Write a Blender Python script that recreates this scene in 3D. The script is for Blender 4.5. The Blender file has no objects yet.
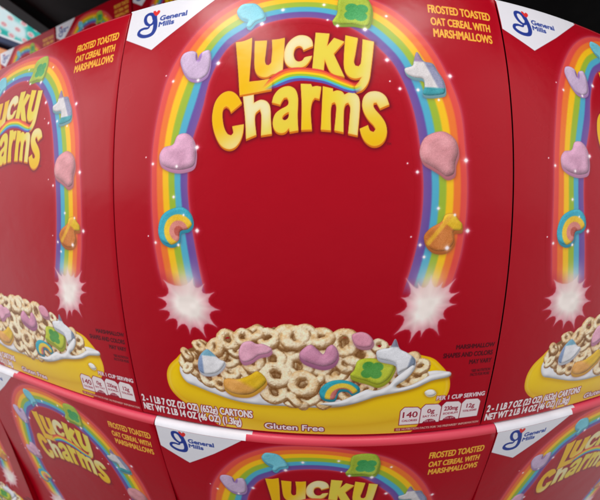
import bpy, bmesh, math, random
import numpy as np
from mathutils import Matrix, Vector

# ---------------------------------------------------------------------------
# A wall of big club-store cereal cartons whose packed fronts bow outwards.
# Lengths in metres; the printed front is laid out flat in millimetres (u right, v up, origin mid-front).
# ---------------------------------------------------------------------------
BW, BH, GAP = 0.36, 0.4239, 0.0005
BOW = {(2, 0): 0.07977, (1, 1): 0.00121, (0, 2): 0.08067, (3, 0): 0.00271, (2, 1): 0.00452, (1, 2): 0.00673, (0, 3): 0.01054, (4, 0): -0.01065, (2, 2): -0.00315, (0, 4): -0.00570, (3, 1): 0.00021, (1, 3): 0.00156, (6, 0): 0.00109, (4, 2): 0.00031, (2, 4): 0.00022, (0, 6): 0.00076}
ART = {
 'L': [(-59.8,152.3),(-52.5,152.8),(-45.4,155.3),(-45.3,140.2),(-46.0,113.9),(-35.9,114.4),(-26.1,115.8),(-26.3,110.6),(-26.6,105.7),(-40.4,103.8),(-53.9,102.3),(-56.2,125.4)],
 'u': [(-42.7,151.8),(-32.0,151.3),(-32.7,139.2),(-33.1,132.0),(-31.9,128.4),(-29.8,127.7),(-27.8,129.7),(-27.4,132.9),(-27.1,142.8),(-27.7,151.7),(-22.3,151.9),(-16.6,152.9),(-16.8,142.1),(-17.2,131.6),(-17.6,121.4),(-21.8,119.7),(-25.6,119.3),(-27.0,118.8),(-30.6,117.0),(-35.1,117.3),(-39.0,119.8),(-41.4,124.6),(-42.3,134.7)],
 'c': [(-0.5,139.9),(7.6,143.6),(6.8,148.7),(4.3,152.3),(-0.2,154.4),(-5.7,154.3),(-11.5,150.5),(-15.4,144.4),(-16.8,136.8),(-16.0,130.5),(-13.3,126.2),(-8.2,123.4),(-2.9,123.7),(1.7,125.8),(5.1,130.3),(7.0,134.7),(0.7,133.3),(-1.3,130.6),(-4.4,129.7),(-7.0,131.3),(-8.6,135.7),(-8.2,140.3),(-6.6,143.1),(-3.9,144.0),(-1.6,142.6)],
 'k': [(9.6,156.7),(21.4,155.4),(19.3,143.3),(25.2,151.3),(34.0,147.5),(24.9,136.0),(33.8,115.0),(22.9,118.6),(17.4,130.5),(16.5,119.6),(7.0,121.6)],
 'y': [(34.7,153.7),(45.3,151.1),(42.7,135.3),(41.6,128.9),(42.7,125.3),(45.4,124.6),(47.3,127.6),(49.2,150.0),(58.8,147.9),(57.2,134.3),(55.5,121.5),(54.3,113.9),(51.9,107.8),(47.7,103.2),(43.4,101.9),(42.3,106.5),(45.2,110.7),(47.8,114.8),(42.4,113.6),(37.2,115.6),(34.0,120.6),(33.1,128.8)],
 'C': [(-51.6,95.3),(-55.2,101.7),(-59.7,105.7),(-64.7,106.8),(-70.3,104.7),(-75.1,98.9),(-77.3,91.0),(-77.7,82.5),(-76.1,73.9),(-72.7,65.3),(-68.2,59.2),(-62.0,56.5),(-56.5,58.0),(-52.3,63.1),(-50.0,70.0),(-49.4,77.1),(-59.6,75.9),(-58.5,70.5),(-60.3,68.2),(-63.4,69.6),(-66.3,74.5),(-68.1,81.8),(-68.6,88.5),(-67.6,92.1),(-65.4,93.6),(-62.9,91.8),(-60.9,88.0)],
 'h': [(-50.9,101.3),(-41.6,103.2),(-41.2,94.9),(-38.6,96.3),(-35.0,97.3),(-30.2,95.5),(-27.4,90.9),(-26.5,79.5),(-25.5,67.9),(-34.6,66.8),(-34.6,84.1),(-35.9,88.9),(-37.4,87.8),(-39.5,85.5),(-40.0,80.2),(-38.5,67.6),(-47.3,64.3),(-48.4,81.8)],
 'a': [(-26.0,94.4),(-24.4,100.4),(-19.8,105.9),(-12.9,108.1),(-7.8,106.1),(-5.2,102.0),(-4.2,95.4),(-4.5,83.5),(-3.8,70.1),(-10.8,69.0),(-11.5,72.1),(-14.5,68.9),(-18.6,68.3),(-22.3,70.1),(-24.6,74.2),(-24.8,79.5),(-22.9,84.7),(-18.9,88.1),(-12.9,91.5),(-12.1,95.0),(-13.5,98.1),(-15.8,97.9),(-17.6,95.2),(-19.0,92.1)],
 'a_hole': [(-11.9,85.5),(-12.3,80.8),(-15.0,79.0),(-17.1,80.6),(-15.8,83.3)],
 'r': [(-2.3,109.7),(6.2,109.2),(7.4,106.8),(10.8,107.4),(14.7,106.6),(13.2,96.0),(9.4,97.2),(7.3,93.8),(6.2,85.7),(7.3,70.6),(-1.4,70.5),(-1.2,90.6)],
 'm': [(15.9,107.1),(24.2,104.9),(24.4,102.4),(27.6,103.3),(31.6,102.3),(33.7,99.7),(36.2,101.1),(39.0,102.0),(42.0,101.0),(45.4,97.2),(46.1,89.5),(44.1,65.5),(36.5,67.2),(37.9,82.4),(38.2,89.5),(36.6,92.7),(34.5,91.6),(33.1,86.5),(32.8,68.1),(25.4,69.8),(26.8,85.5),(26.7,91.1),(25.4,93.2),(23.4,92.3),(22.5,87.3),(22.6,69.7),(14.5,70.5),(15.2,87.9)],
 's': [(70.2,91.7),(67.7,98.2),(63.2,101.9),(58.0,102.8),(52.8,101.5),(49.1,97.3),(47.9,90.7),(49.3,84.8),(52.6,79.0),(57.2,73.9),(58.8,71.0),(57.1,68.5),(54.3,69.8),(52.6,74.2),(45.8,71.1),(47.5,65.2),(50.9,60.1),(56.5,57.1),(62.2,58.3),(66.2,62.5),(68.0,68.9),(66.9,75.8),(63.5,81.5),(59.0,86.7),(57.1,90.2),(57.5,92.6),(59.6,93.0),(62.4,88.0)],
 'rib_top': [(-34.7,107.5),(-25.9,117.4),(-17.0,122.6),(-9.9,123.9),(-2.9,124.0),(6.4,122.9),(15.7,121.0),(24.6,116.9),(33.8,112.8),(41.8,109.7),(47.2,112.4)],
 'rib_bot': [(-32.0,105.1),(-23.8,106.9),(-16.6,109.5),(-9.7,111.7),(-2.7,112.5),(5.4,111.8),(13.5,110.3),(17.7,109.2),(26.9,105.5),(34.9,102.2),(42.2,101.2),(48.8,104.1)],
 'rb_out': [(-129.7,-66.1),(-132.3,-42.8),(-134.6,-24.5),(-135.8,2.5),(-135.9,29.2),(-135.0,60.3),(-129.9,96.3),(-122.4,126.7),(-106.2,157.3),(-83.1,182.3),(-50.4,199.9),(-4.9,204.5),(39.5,197.5),(70.0,185.2),(89.4,169.4),(108.2,144.8),(121.6,117.6),(130.9,89.8),(134.4,55.9),(136.3,26.8),(135.6,-6.4),(132.6,-31.7),(127.4,-53.2),(123.1,-70.8)],
 'rb_in': [(-85.4,-70.2),(-89.2,-56.6),(-92.7,-35.2),(-95.6,-15.2),(-98.3,4.7),(-99.9,27.9),(-97.7,57.8),(-87.5,92.0),(-80.7,121.4),(-66.7,147.5),(-51.9,157.8),(-39.0,166.6),(-21.5,171.3),(-4.1,172.6),(13.2,171.0),(34.6,164.0),(53.0,151.8),(63.7,141.0),(73.9,128.8),(81.8,113.3),(90.3,87.7),(95.4,58.6),(98.4,26.1),(97.4,-2.4),(93.7,-27.1),(88.1,-50.7),(83.0,-67.1)],
 'burst_l': [(-128.1,-56.6),(-135.5,-73.6),(-135.7,-86.0),(-129.9,-96.0),(-119.0,-103.6),(-105.7,-107.4),(-89.7,-109.4),(-77.9,-98.2),(-74.1,-81.7),(-78.4,-65.6),(-87.4,-58.3),(-97.8,-53.3)],
 'burst_lc': [(-104.8,-77.9)],
 'burst_r': [(86.6,-51.1),(83.3,-67.6),(79.8,-82.8),(79.3,-101.3),(93.4,-109.1),(103.3,-104.0),(119.8,-103.4),(124.4,-88.7),(132.7,-75.0),(134.3,-64.2),(130.2,-52.3),(118.7,-55.0),(108.2,-49.0),(97.0,-55.4)],
 'burst_rc': [(106.9,-76.6)],
 'sparkles': [(-91.1,59.6),(-134.8,47.8),(-110.5,44.3),(-142.3,54.2),(-113.6,17.9),(-91.6,-11.4),(-133.8,-22.3),(-141.3,-16.4),(-110.4,-24.1),(-104.2,2.1),(-74.7,133.6),(-117.6,121.7),(-125.5,128.2),(-92.8,119.6),(-37.3,168.5),(-19.3,181.7),(16.6,185.3),(28.1,163.0),(19.7,169.2),(51.5,159.7),(69.3,130.9),(70.5,174.1),(79.4,105.5),(71.2,111.8),(123.5,119.4),(94.7,105.1),(112.3,97.3),(135.3,47.2),(93.2,36.5),(84.9,43.4),(111.6,7.2),(138.2,-11.3),(120.6,-25.6),(97.0,-23.0),(89.1,-16.2),(100.9,-33.0),(126.2,1.9)],
 'm_horseshoe': [(-112.1,141.4),(-109.4,147.6),(-101.8,149.3),(-96.5,146.7),(-95.0,139.5),(-93.3,144.1),(-90.1,146.9),(-84.5,147.7),(-82.5,141.5),(-82.2,131.9),(-84.7,123.9),(-91.8,120.1),(-100.4,121.6),(-106.3,127.6),(-110.4,135.7)],
 'm_bolt': [(-61.3,184.3),(-57.2,191.6),(-50.7,192.3),(-44.1,190.9),(-37.2,182.4),(-34.9,174.6),(-42.8,171.2),(-47.9,165.5),(-51.3,167.5),(-50.2,173.1),(-55.9,176.0)],
 'm_clover': [(30.6,192.9),(52.7,193.9),(57.8,184.3),(57.3,172.2),(53.8,163.0),(41.0,164.5),(28.2,164.7),(23.9,167.1),(27.8,175.6)],
 'm_unicorn': [(95.3,139.9),(100.9,131.5),(108.5,129.8),(112.5,123.1),(117.6,114.3),(118.1,103.9),(113.6,101.8),(98.8,101.4),(100.4,108.7),(99.4,114.7),(91.5,116.0),(85.2,119.1),(83.9,123.6),(90.9,126.9),(92.1,130.9)],
 'm_balloon': [(94.9,52.9),(98.8,64.1),(107.8,69.4),(116.9,70.3),(126.1,63.9),(128.6,54.0),(125.9,45.2),(124.6,35.9),(118.1,33.3),(111.5,37.3),(105.1,40.9),(97.4,45.6)],
 'm_heart': [(-128.0,55.4),(-123.5,61.7),(-114.4,63.7),(-110.2,71.3),(-101.4,72.5),(-94.1,66.2),(-91.5,54.5),(-93.7,44.3),(-102.3,41.3),(-111.1,41.2),(-121.7,44.4),(-127.0,48.6)],
 'm_arch': [(-129.8,-6.9),(-125.3,2.4),(-114.4,8.0),(-104.0,8.6),(-96.4,2.1),(-95.7,-5.7),(-100.2,-10.3),(-107.7,-12.2),(-109.5,-20.1),(-117.3,-24.2),(-126.5,-21.1),(-130.2,-15.0)],
 'm_pot': [(100.1,-15.5),(104.9,-9.3),(115.1,-3.1),(117.5,1.8),(125.4,3.1),(129.6,-1.8),(133.2,-5.6),(132.7,-10.6),(126.0,-11.8),(126.5,-20.6),(120.2,-27.6),(108.4,-27.5),(101.6,-21.7)],
 'm_b_heart': [(-58.1,-118.5),(-53.9,-111.7),(-46.6,-109.9),(-41.9,-112.2),(-36.0,-111.9),(-27.9,-116.6),(-30.4,-120.6),(-40.1,-123.8),(-47.7,-129.7),(-55.3,-131.7),(-58.6,-126.5)],
 'm_b_unicorn': [(-99.0,-130.5),(-90.0,-121.3),(-86.3,-123.1),(-78.0,-131.0),(-73.0,-133.3),(-82.0,-145.5),(-95.8,-148.6),(-100.8,-144.9)],
 'm_b_moon': [(-76.2,-153.5),(-72.0,-150.7),(-61.7,-150.4),(-50.0,-145.1),(-42.2,-140.2),(-34.1,-149.4),(-42.2,-160.2),(-52.8,-167.2),(-68.4,-167.4),(-75.8,-162.3)],
 'm_b_shoe': [(-3.3,-120.4),(1.5,-113.7),(7.4,-110.9),(13.2,-116.0),(17.9,-119.9),(21.3,-113.2),(26.0,-110.6),(31.2,-118.4),(28.6,-127.7),(19.2,-132.5),(7.3,-130.0),(-1.0,-125.7)],
 'm_b_balloon': [(42.4,-101.6),(49.9,-98.4),(56.9,-100.9),(61.2,-107.6),(58.6,-112.7),(46.9,-111.8)],
 'm_b_clover': [(48.6,-126.3),(59.2,-123.8),(77.3,-128.2),(82.4,-131.1),(80.6,-139.4),(76.3,-146.9),(68.0,-151.8),(58.0,-148.1),(42.1,-141.4),(45.4,-135.9)],
 'm_b_arch': [(14.6,-159.1),(20.6,-150.1),(31.4,-146.3),(43.5,-148.5),(51.6,-155.8),(45.2,-161.7),(40.2,-157.2),(32.9,-157.3),(28.2,-167.8),(17.1,-165.9)],
 'm_b_uni2': [(64.7,-117.2),(70.5,-114.7),(76.3,-113.6),(80.5,-105.4),(85.2,-115.1),(92.3,-119.4),(100.3,-126.5),(99.7,-133.3),(91.4,-137.0),(85.5,-139.6),(82.3,-129.8),(66.3,-123.9)],
 'bowl': [(-114.5,-127.1),(-124.4,-135.4),(-133.0,-143.9),(-137.3,-152.6),(-138.4,-162.2),(-136.2,-172.7),(-128.5,-182.5),(-115.1,-191.4),(-96.7,-203.6),(-66.2,-221.4),(95.1,-218.0),(117.4,-192.7),(130.2,-175.6),(136.2,-168.0),(137.6,-157.8),(134.3,-145.3),(125.4,-133.9),(113.8,-124.8),(-2.6,-111.5)],
 'milk': [(-121.1,-143.3),(-121.4,-152.4),(-116.0,-160.9),(-105.5,-164.6),(-89.1,-169.9),(-69.0,-175.5),(-49.0,-177.9),(-19.8,-177.6),(5.9,-177.9),(29.3,-177.3),(47.0,-173.1),(68.9,-164.4),(91.0,-159.8),(105.8,-155.1),(117.6,-148.8),(135.0,-147.0),(136.5,-143.3),(125.2,-139.7),(113.6,-139.9),(100.0,-144.9),(93.4,-144.6),(93.7,-138.2),(99.8,-133.8),(97.6,-130.6),(82.6,-137.7),(69.0,-138.3),(33.2,-146.4),(-3.2,-152.8),(-40.4,-149.7),(-68.8,-141.4),(-98.1,-131.7),(-108.0,-126.4)],
 'splash': [(14.6,-173.3),(32.1,-175.5),(46.9,-172.7),(68.9,-164.9),(91.1,-160.4),(105.9,-156.3),(118.1,-150.4),(136.0,-146.6),(136.9,-144.1),(134.7,-141.6),(124.8,-142.2),(117.2,-143.4),(107.7,-149.1),(96.8,-154.2),(86.2,-156.0),(85.0,-154.2),(92.9,-147.6),(98.7,-140.5),(101.1,-134.5),(98.9,-132.4),(91.5,-137.9),(82.8,-146.0),(77.5,-153.3),(66.0,-158.2),(58.5,-156.8),(52.5,-159.7),(44.1,-164.4),(34.4,-169.3)],
 'drop': [(113.1,-162.5),(116.7,-159.8),(122.1,-160.9),(124.7,-164.8),(121.7,-167.6),(116.3,-167.1)],
 'heap': [(-119.3,-137.2),(-118.3,-125.8),(-102.8,-116.7),(-86.7,-113.5),(-73.3,-106.7),(-58.3,-103.6),(-49.6,-99.5),(-43.6,-97.7),(-34.3,-101.2),(-24.9,-98.7),(-15.7,-95.9),(-6.6,-98.6),(2.8,-98.3),(14.3,-97.6),(25.8,-100.9),(41.9,-100.8),(58.3,-105.5),(68.2,-116.0),(82.5,-116.4),(92.2,-118.0),(105.1,-125.3),(113.2,-135.5),(111.4,-148.2),(95.7,-155.9),(75.9,-157.9),(58.9,-163.4),(36.9,-170.8),(14.6,-172.7),(-13.0,-174.0),(-17.7,-166.2),(-42.5,-165.2),(-75.5,-159.3),(-101.8,-153.2),(-117.8,-146.6)],
 'rings': [(-112.0,-129.2),(-97.8,-119.4),(-81.5,-119.2),(-68.1,-110.1),(-62.4,-121.0),(-43.4,-102.6),(-112.4,-144.1),(-90.9,-152.9),(-68.9,-144.9),(-45.4,-130.9),(-27.1,-127.5),(-24.9,-143.2),(-27.4,-162.2),(-80.2,-158.4),(-13.6,-104.5),(-17.3,-115.5),(-31.0,-106.5),(-53.6,-106.6),(-84.8,-134.5),(-4.7,-133.2),(-0.6,-151.7),(-5.4,-170.5),(19.6,-168.9),(15.5,-104.3),(36.4,-109.2),(50.0,-120.5),(28.8,-139.5),(10.9,-144.7),(3.2,-102.8),(87.1,-143.9),(104.7,-145.4),(106.1,-134.2),(57.3,-157.4),(-6.6,-104.9),(66.8,-112.1),(36.9,-130.4),(19.2,-136.1),(95.1,-149.5)],
 'corner': [(-184.7,221.2),(-180.4,213.4),(-179.4,195.0),(-178.7,175.9),(-143.2,157.1),(-110.9,178.5),(-80.3,201.3),(-66.8,212.2),(-123.6,218.7)],
 'emblem1': [(-148.0,194.3),(-150.8,199.5),(-155.2,201.5),(-158.5,199.9),(-159.0,195.6),(-156.5,190.3),(-152.4,187.5),(-149.1,188.6),(-147.8,192.3),(-147.5,196.6)],
 'emblem2': [(-147.6,197.0),(-145.9,188.2),(-145.5,181.3),(-147.7,176.5),(-153.6,175.0),(-160.2,176.6),(-164.2,180.2),(-163.2,183.5),(-159.0,184.8),(-153.4,184.6),(-152.1,187.8)],
 'heart': [(-146.5,197.3),(-149.9,200.9),(-150.7,203.6),(-148.7,203.7),(-146.8,201.7),(-145.3,203.4),(-143.2,202.4),(-143.3,200.0)],
 'nut1': [(91.3,-178.0),(110.8,-177.3),(113.6,-201.2),(93.3,-201.4)],
 'nut2': [(111.8,-177.2),(131.5,-175.5),(134.4,-199.7),(114.4,-201.0)],
 'nut3': [(132.5,-175.4),(151.7,-174.3),(154.9,-199.5),(135.4,-199.7)],
 'nut4': [(153.1,-174.2),(172.5,-173.7),(177.0,-199.4),(156.2,-199.4)],
 'tm': [(67.9,57.9),(71.3,57.4)],
 'nutline': [(93.8,-206.3),(177.1,-207.0)],
}
SPARK_R = [3, 2, 2, 1, 2, 3, 2, 1, 2, 1.5, 3, 2, 1, 2, 3, 2.5, 2.2, 2.4, 1.4, 3.2, 3, 2, 2.2, 1, 3, 2.2, 1.6, 3, 2.2, 1, 2, 3, 3, 2, 1, 2, 1.8]
RING_R = [6.4, 5.9, 8.4, 8.9, 5.9, 8.4, 5.9, 8.4, 8.4, 9.9, 11.3, 13.6, 12.8, 6.4, 11.8, 11.3, 8.9, 7.4, 5.4, 13.9, 13.7, 9.1, 9.1, 10.1, 12.6, 14.2, 11.1, 8.6, 9.1, 7.6, 8.6, 7.6, 7.6, 10.1, 6.6, 7.6, 6.6, 6.6]
TEXT = [
 ('product','FROSTED TOASTED',(108.5, 182.5),(170.3, 181.3),(110.0, 191.4)),
 ('product','OAT CEREAL WITH',(109.8, 169.3),(167.9, 168.1),(110.9, 177.4)),
 ('product','MARSHMALLOWS',(111.3, 157.0),(168.3, 156.1),(112.5, 165.4)),
 ('brand','General',(-141.0, 190.7),(-111.8, 189.2),(-143.2, 199.7)),
 ('brand','Mills',(-141.3, 183.3),(-124.7, 182.8),(-142.5, 191.8)),
 ('warning','MARSHMALLOW',(138.1, -119.9),(176.7, -117.0),(137.9, -115.9)),
 ('warning','SHAPES AND COLORS',(126.6, -128.7),(176.0, -125.0),(126.5, -124.2)),
 ('warning','MAY VARY',(153.4, -135.8),(176.2, -134.2),(153.1, -131.5)),
 ('warning','*SEE NUTRITION',(157.0, -144.8),(176.9, -143.7),(156.7, -142.0)),
 ('warning','FACTS FOR MORE',(156.7, -149.2),(176.7, -147.9),(156.4, -146.3)),
 ('weight','2 - 1 LB 7 OZ (23 OZ) (652g) CARTONS',(-176.1, -195.7),(-50.8, -194.4),(-175.1, -186.9)),
 ('weight','NET WT 2 LB 14 OZ (46 OZ) (1.3kg)',(-176.1, -206.8),(-63.2, -205.5),(-175.0, -197.8)),
 ('gluten','Gluten Free',(-38.8, -206.8),(18.8, -206.6),(-38.3, -199.0)),
 ('nutrition','PER 1 CUP SERVING',(126.3, -174.5),(176.6, -172.8),(125.3, -169.5)),
]


scene = bpy.context.scene
COL = scene.collection

def bow(x, y):
    """How far the display front falls back from its middle (m): the arched build of the stack."""
    x = np.where(x < -.56, -.56 - .12 * (1 - np.exp(np.minimum(x + .56, 0) / .12)), x)      # the far end of the stack runs straight on
    y = np.where(y < -.46, -.46 - .16 * (1 - np.exp(np.minimum(y + .46, 0) / .16)), y)
    return sum(c * (x / .3) ** i * (y / .3) ** j for (i, j), c in BOW.items())

# ------------------------------------------------------------------ printed front, drawn flat
RES = 0.45
U0, V0 = -178.4, -210.6
NU, NV = int(356.8 / RES) + 1, int(421.2 / RES) + 1
UU = U0 + RES * np.arange(NU)
VV = V0 + RES * np.arange(NV)
RED = np.array([0.672, 0.004, 0.098])
INK = np.empty((NV, NU, 3)); INK[:] = RED
OWN = np.zeros((NV, NU), np.int16)
OWNERS = [None]

def owner(path):
    if path not in OWNERS: OWNERS.append(path)
    return OWNERS.index(path)

def c8(r, g, b): return np.array([r, g, b]) / 255.0

def window(pts, pad):
    lo, hi = pts.min(0) - pad, pts.max(0) + pad
    a = max(0, int((lo[0] - U0) / RES)); b = min(NU, int((hi[0] - U0) / RES) + 2)
    c = max(0, int((lo[1] - V0) / RES)); d = min(NV, int((hi[1] - V0) / RES) + 2)
    if a >= b or c >= d: return None
    return slice(c, d), slice(a, b)

def grid(w):
    return np.meshgrid(UU[w[1]], VV[w[0]])

def smooth(pts, n=6, closed=True):
    p = np.array(pts, float); m = len(p); out = []
    rng = range(m) if closed else range(m - 1)
    for i in rng:
        g = (lambda k: p[k % m]) if closed else (lambda k: p[min(max(k, 0), m - 1)])
        p0, p1, p2, p3 = g(i - 1), g(i), g(i + 1), g(i + 2)
        d1, d2, d3 = (max(np.linalg.norm(b - a), 1e-6) ** .5 for a, b in ((p0, p1), (p1, p2), (p2, p3)))
        m1 = (p2 - p1); m2 = (p2 - p1)
        if np.linalg.norm(p1 - p0) > 1e-6: m1 = d2 * ((p1 - p0) / d1 - (p2 - p0) / (d1 + d2) + (p2 - p1) / d2)
        if np.linalg.norm(p3 - p2) > 1e-6: m2 = d2 * ((p2 - p1) / d2 - (p3 - p1) / (d2 + d3) + (p3 - p2) / d3)
        for t in np.arange(n) / n:
            t2, t3 = t * t, t ** 3
            out.append((2*t3 - 3*t2 + 1) * p1 + (t3 - 2*t2 + t) * m1 + (-2*t3 + 3*t2) * p2 + (t3 - t2) * m2)
    if not closed: out.append(p[-1])
    return np.array(out)

def corners_kept(pts, n=4, sharp=50):
    """Smooth a closed outline but keep its corners sharper than SHARP degrees."""
    p = np.array(pts, float); m = len(p); out = []
    turn = []
    for i in range(m):
        a, b = p[i] - p[i - 1], p[(i + 1) % m] - p[i]
        c = a @ b / (np.linalg.norm(a) * np.linalg.norm(b) + 1e-9)
        turn.append(math.degrees(math.acos(max(-1, min(1, c)))) > sharp)
    for i in range(m):
        p1, p2 = p[i], p[(i + 1) % m]
        L = np.linalg.norm(p2 - p1)
        m1 = (p2 - p1) if turn[i] else (p2 - p[i - 1]) * .5
        m2 = (p2 - p1) if turn[(i + 1) % m] else (p[(i + 2) % m] - p1) * .5
        m1 = m1 / (np.linalg.norm(m1) + 1e-9) * L; m2 = m2 / (np.linalg.norm(m2) + 1e-9) * L
        for t in np.arange(n) / n:
            t2, t3 = t * t, t ** 3
            out.append((2*t3 - 3*t2 + 1) * p1 + (t3 - 2*t2 + t) * m1 + (-2*t3 + 3*t2) * p2 + (t3 - t2) * m2)
    return np.array(out)

def sdist(edges, X, Y):
    """Signed distance (inside negative, even-odd) to edges (n,2,2)."""
    sh = X.shape; x = X.ravel(); y = Y.ravel()
    best = np.full(x.size, 1e9); inside = np.zeros(x.size, bool)
    for (ax, ay), (bx, by) in edges:
        dx, dy = bx - ax, by - ay
        t = np.clip(((x - ax) * dx + (y - ay) * dy) / (dx * dx + dy * dy + 1e-12), 0, 1)
        d = (x - ax - t * dx) ** 2 + (y - ay - t * dy) ** 2
        np.minimum(best, d, out=best)
        if ay != by:
            c = (ay > y) != (by > y)
            inside ^= c & (x < ax + (y - ay) * dx / dy)
    d = np.sqrt(best); d[inside] *= -1
    return d.reshape(sh)

def loops(*polys):
    return np.concatenate([np.stack([p, np.roll(p, -1, 0)], 1) for p in map(np.asarray, polys)])

def lay(w, alpha, colour, who=None, least=.03):
    a = np.clip((np.clip(alpha, 0, 1) - .012) / .988, 0, 1)[..., None]
    INK[w] = INK[w] * (1 - a) + np.asarray(colour) * a
    if who:
        o = OWN[w]; o[a[..., 0] > 0] = owner(who)

def cover(d): return np.clip(.5 - d / RES, 0, 1)

def blur(a, k):
    for ax in (0, 1):
        p = np.pad(a, [(k + 1, k) if i == ax else (0, 0) for i in (0, 1)], mode='edge').cumsum(ax)
        n = 2 * k + 1
        a = (np.take(p, range(n, p.shape[ax]), ax) - np.take(p, range(0, p.shape[ax] - n), ax)) / n
    return a

def cloud(shape, cell, seed):
    r = np.random.default_rng(seed)
    ny, nx = int(shape[0] / cell) + 3, int(shape[1] / cell) + 3
    g = r.random((ny, nx))
    yy, xx = np.arange(shape[0]) / cell, np.arange(shape[1]) / cell
    yi, xi = yy.astype(int), xx.astype(int); fy, fx = yy - yi, xx - xi
    fy = (fy * fy * (3 - 2 * fy))[:, None]; fx = (fx * fx * (3 - 2 * fx))[None]
    a, b = g[yi][:, xi], g[yi][:, xi + 1]; c, d = g[yi + 1][:, xi], g[yi + 1][:, xi + 1]
    return (a * (1 - fx) + b * fx) * (1 - fy) + (c * (1 - fx) + d * fx) * fy

# ---- rainbow arch
BANDS = [c8(224, 72, 58), c8(238, 122, 42), c8(247, 200, 22), c8(150, 190, 48), c8(70, 178, 205), c8(92, 78, 160)]
def band_colours(t, soft=.10):
    f = np.clip(t, 0, .9999) * 6; i = f.astype(int); fr = f - i
    tab = np.array(BANDS + [BANDS[-1]])
    k = np.clip((fr - (1 - soft * 3)) / (soft * 3), 0, 1); k = (k * k * (3 - 2 * k))[..., None] * .9
    return tab[i] * (1 - k) + tab[i + 1] * k

def ribbon_field(outer, inner, X, Y, n=500):
    """Across (0 outer edge .. 1 inner edge) and along (0..1) of a band between two curves."""
    o, i = smooth(outer, 12, False), smooth(inner, 12, False)
    def even(p, n):
        s = np.r_[0, np.cumsum(np.linalg.norm(np.diff(p, axis=0), axis=1))]
        q = np.linspace(0, s[-1], n); return np.stack([np.interp(q, s, p[:, k]) for k in (0, 1)], 1)
    o, i = even(o, n), even(i, n)
    sh = X.shape; x, y = X.ravel(), Y.ravel()
    best = np.full(x.size, 1e9); tt = np.full(x.size, -9.); al = np.zeros(x.size)
    for k in range(n):
        ax, ay = o[k]; dx, dy = i[k] - o[k]; L2 = dx * dx + dy * dy; L = math.sqrt(L2)
        near = np.abs((x - ax) * dy / L - (y - ay) * dx / L)
        t = ((x - ax) * dx + (y - ay) * dy) / L2
        near = near + np.maximum(0, np.abs(t - .5) - .75) * L
        m = near < best
        best[m] = near[m]; tt[m] = t[m]; al[m] = k / (n - 1)
    return tt.reshape(sh), al.reshape(sh), best.reshape(sh)

def draw_rainbow():
    pts = np.array(ART['rb_out'] + ART['rb_in'])
    w = window(pts, 8); X, Y = grid(w)
    t, al, off = ribbon_field(ART['rb_out'], ART['rb_in'][::1], X, Y)
    wid = 38.
    d = np.maximum(-t, t - 1) * wid                     # distance outside the band in mm
    body = np.clip(.5 - d / .9, 0, 1)
    ends = np.clip(np.minimum(al, 1 - al) / .03, 0, 1) * np.clip((6 - off) / 3, 0, 1)
    glow = np.exp(-np.maximum(d, 0) / 2.0) * .42 * (t > -9) * ends
    line = np.exp(-((d - 1.0) / 1.1) ** 2) * .30 * ends
    lay(w, np.maximum(glow, line), c8(242, 186, 192), 'rainbow', .05)
    col = band_colours(t)
    edge = np.clip(1 + d / 7., 0, 1)[..., None] * .18           # bands pale towards both rims
    col = col * (1 - edge) + c8(226, 110, 130) * edge
    lay(w, body * ends * .92, col, 'rainbow')

def sparkle(x, y, r, who, k):
    p = np.array([(x, y)]); w = window(p, 7 * r); 
    if w is None: return
    X, Y = grid(w); X = X - x; Y = Y - y; R = np.hypot(X, Y)
    k = r * .62
    fall = np.clip(1 - R / (5.4 * k + 1e-6), 0, 1)
    a = np.exp(-(R / (k * .95)) ** 2) * 1.0 + .42 * np.exp(-R / (k * 1.25))
    an = np.arctan2(Y, X)
    a += .45 * np.exp(-np.abs(X) / (k * .20) - np.abs(Y) / (k * 1.7)) + .45 * np.exp(-np.abs(Y) / (k * .20) - np.abs(X) / (k * 1.7))
    a += .16 * np.exp(-np.abs(X - Y) / (k * .22) - R / (k * 1.5)) + .16 * np.exp(-np.abs(X + Y) / (k * .22) - R / (k * 1.5))
    a = a * fall
    lay(w, a, c8(255, 240, 240), who if who else 'sparkle#%d' % k)
    if not who: o[(keep > 0)] = keep[keep > 0]

def burst(outline, centre, who):
    tips = np.array(outline); c = np.array(centre); pts = []
    for i in range(len(tips)):
        a, b = tips[i], tips[(i + 1) % len(tips)]
        pts.append(a)
        mid = (a + b) / 2; v = c + (mid - c) * .72
        for t in (.12, .3, .5, .7, .88):
            q = a * (1 - t) + b * t
            dip = (1 - (2 * t - 1) ** 2) ** .95
            pts.append(q + (v - mid) * dip)
    pts = np.array(pts); w = window(pts, 34); X, Y = grid(w)
    d = sdist(loops(pts), X, Y); R = np.hypot(X - c[0], Y - c[1])
    deep = np.clip(-d / 11, 0, 1) ** .7
    up = np.clip((Y - c[1] - 2) / 14, 0, 1) * np.clip(d / 2 + 1, 0, 1)
    lay(w, np.exp(-np.maximum(d, 0) / 1.6) * .22 * np.clip(1 - d / 6, 0, 1), c8(240, 190, 195), who, .05)
    a = np.clip(.5 - d / 1.1, 0, 1) * (.74 + .26 * deep)
    rays = np.arctan2(Y - c[1], X - c[0])
    wisps = .03 * np.sin(rays * 13 + 2 * np.sin(rays * 5)) * (1 - deep) + .10 * (blur(cloud(X.shape, 13, 5), 2) - .5)
    col = c8(232, 178, 184) * (1 - deep)[..., None] + c8(250, 238, 228) * deep[..., None]
    lay(w, a, np.clip(col + wisps[..., None], 0, 1), who)
    # soft veil rising into the foot of the rainbow
    veil = np.exp(-((X - c[0]) / 13) ** 2 - ((Y - c[1] - 19) / 15) ** 2) * .75 * (OWN[w] > 0)
    lay(w, veil, c8(248, 232, 222))

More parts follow.
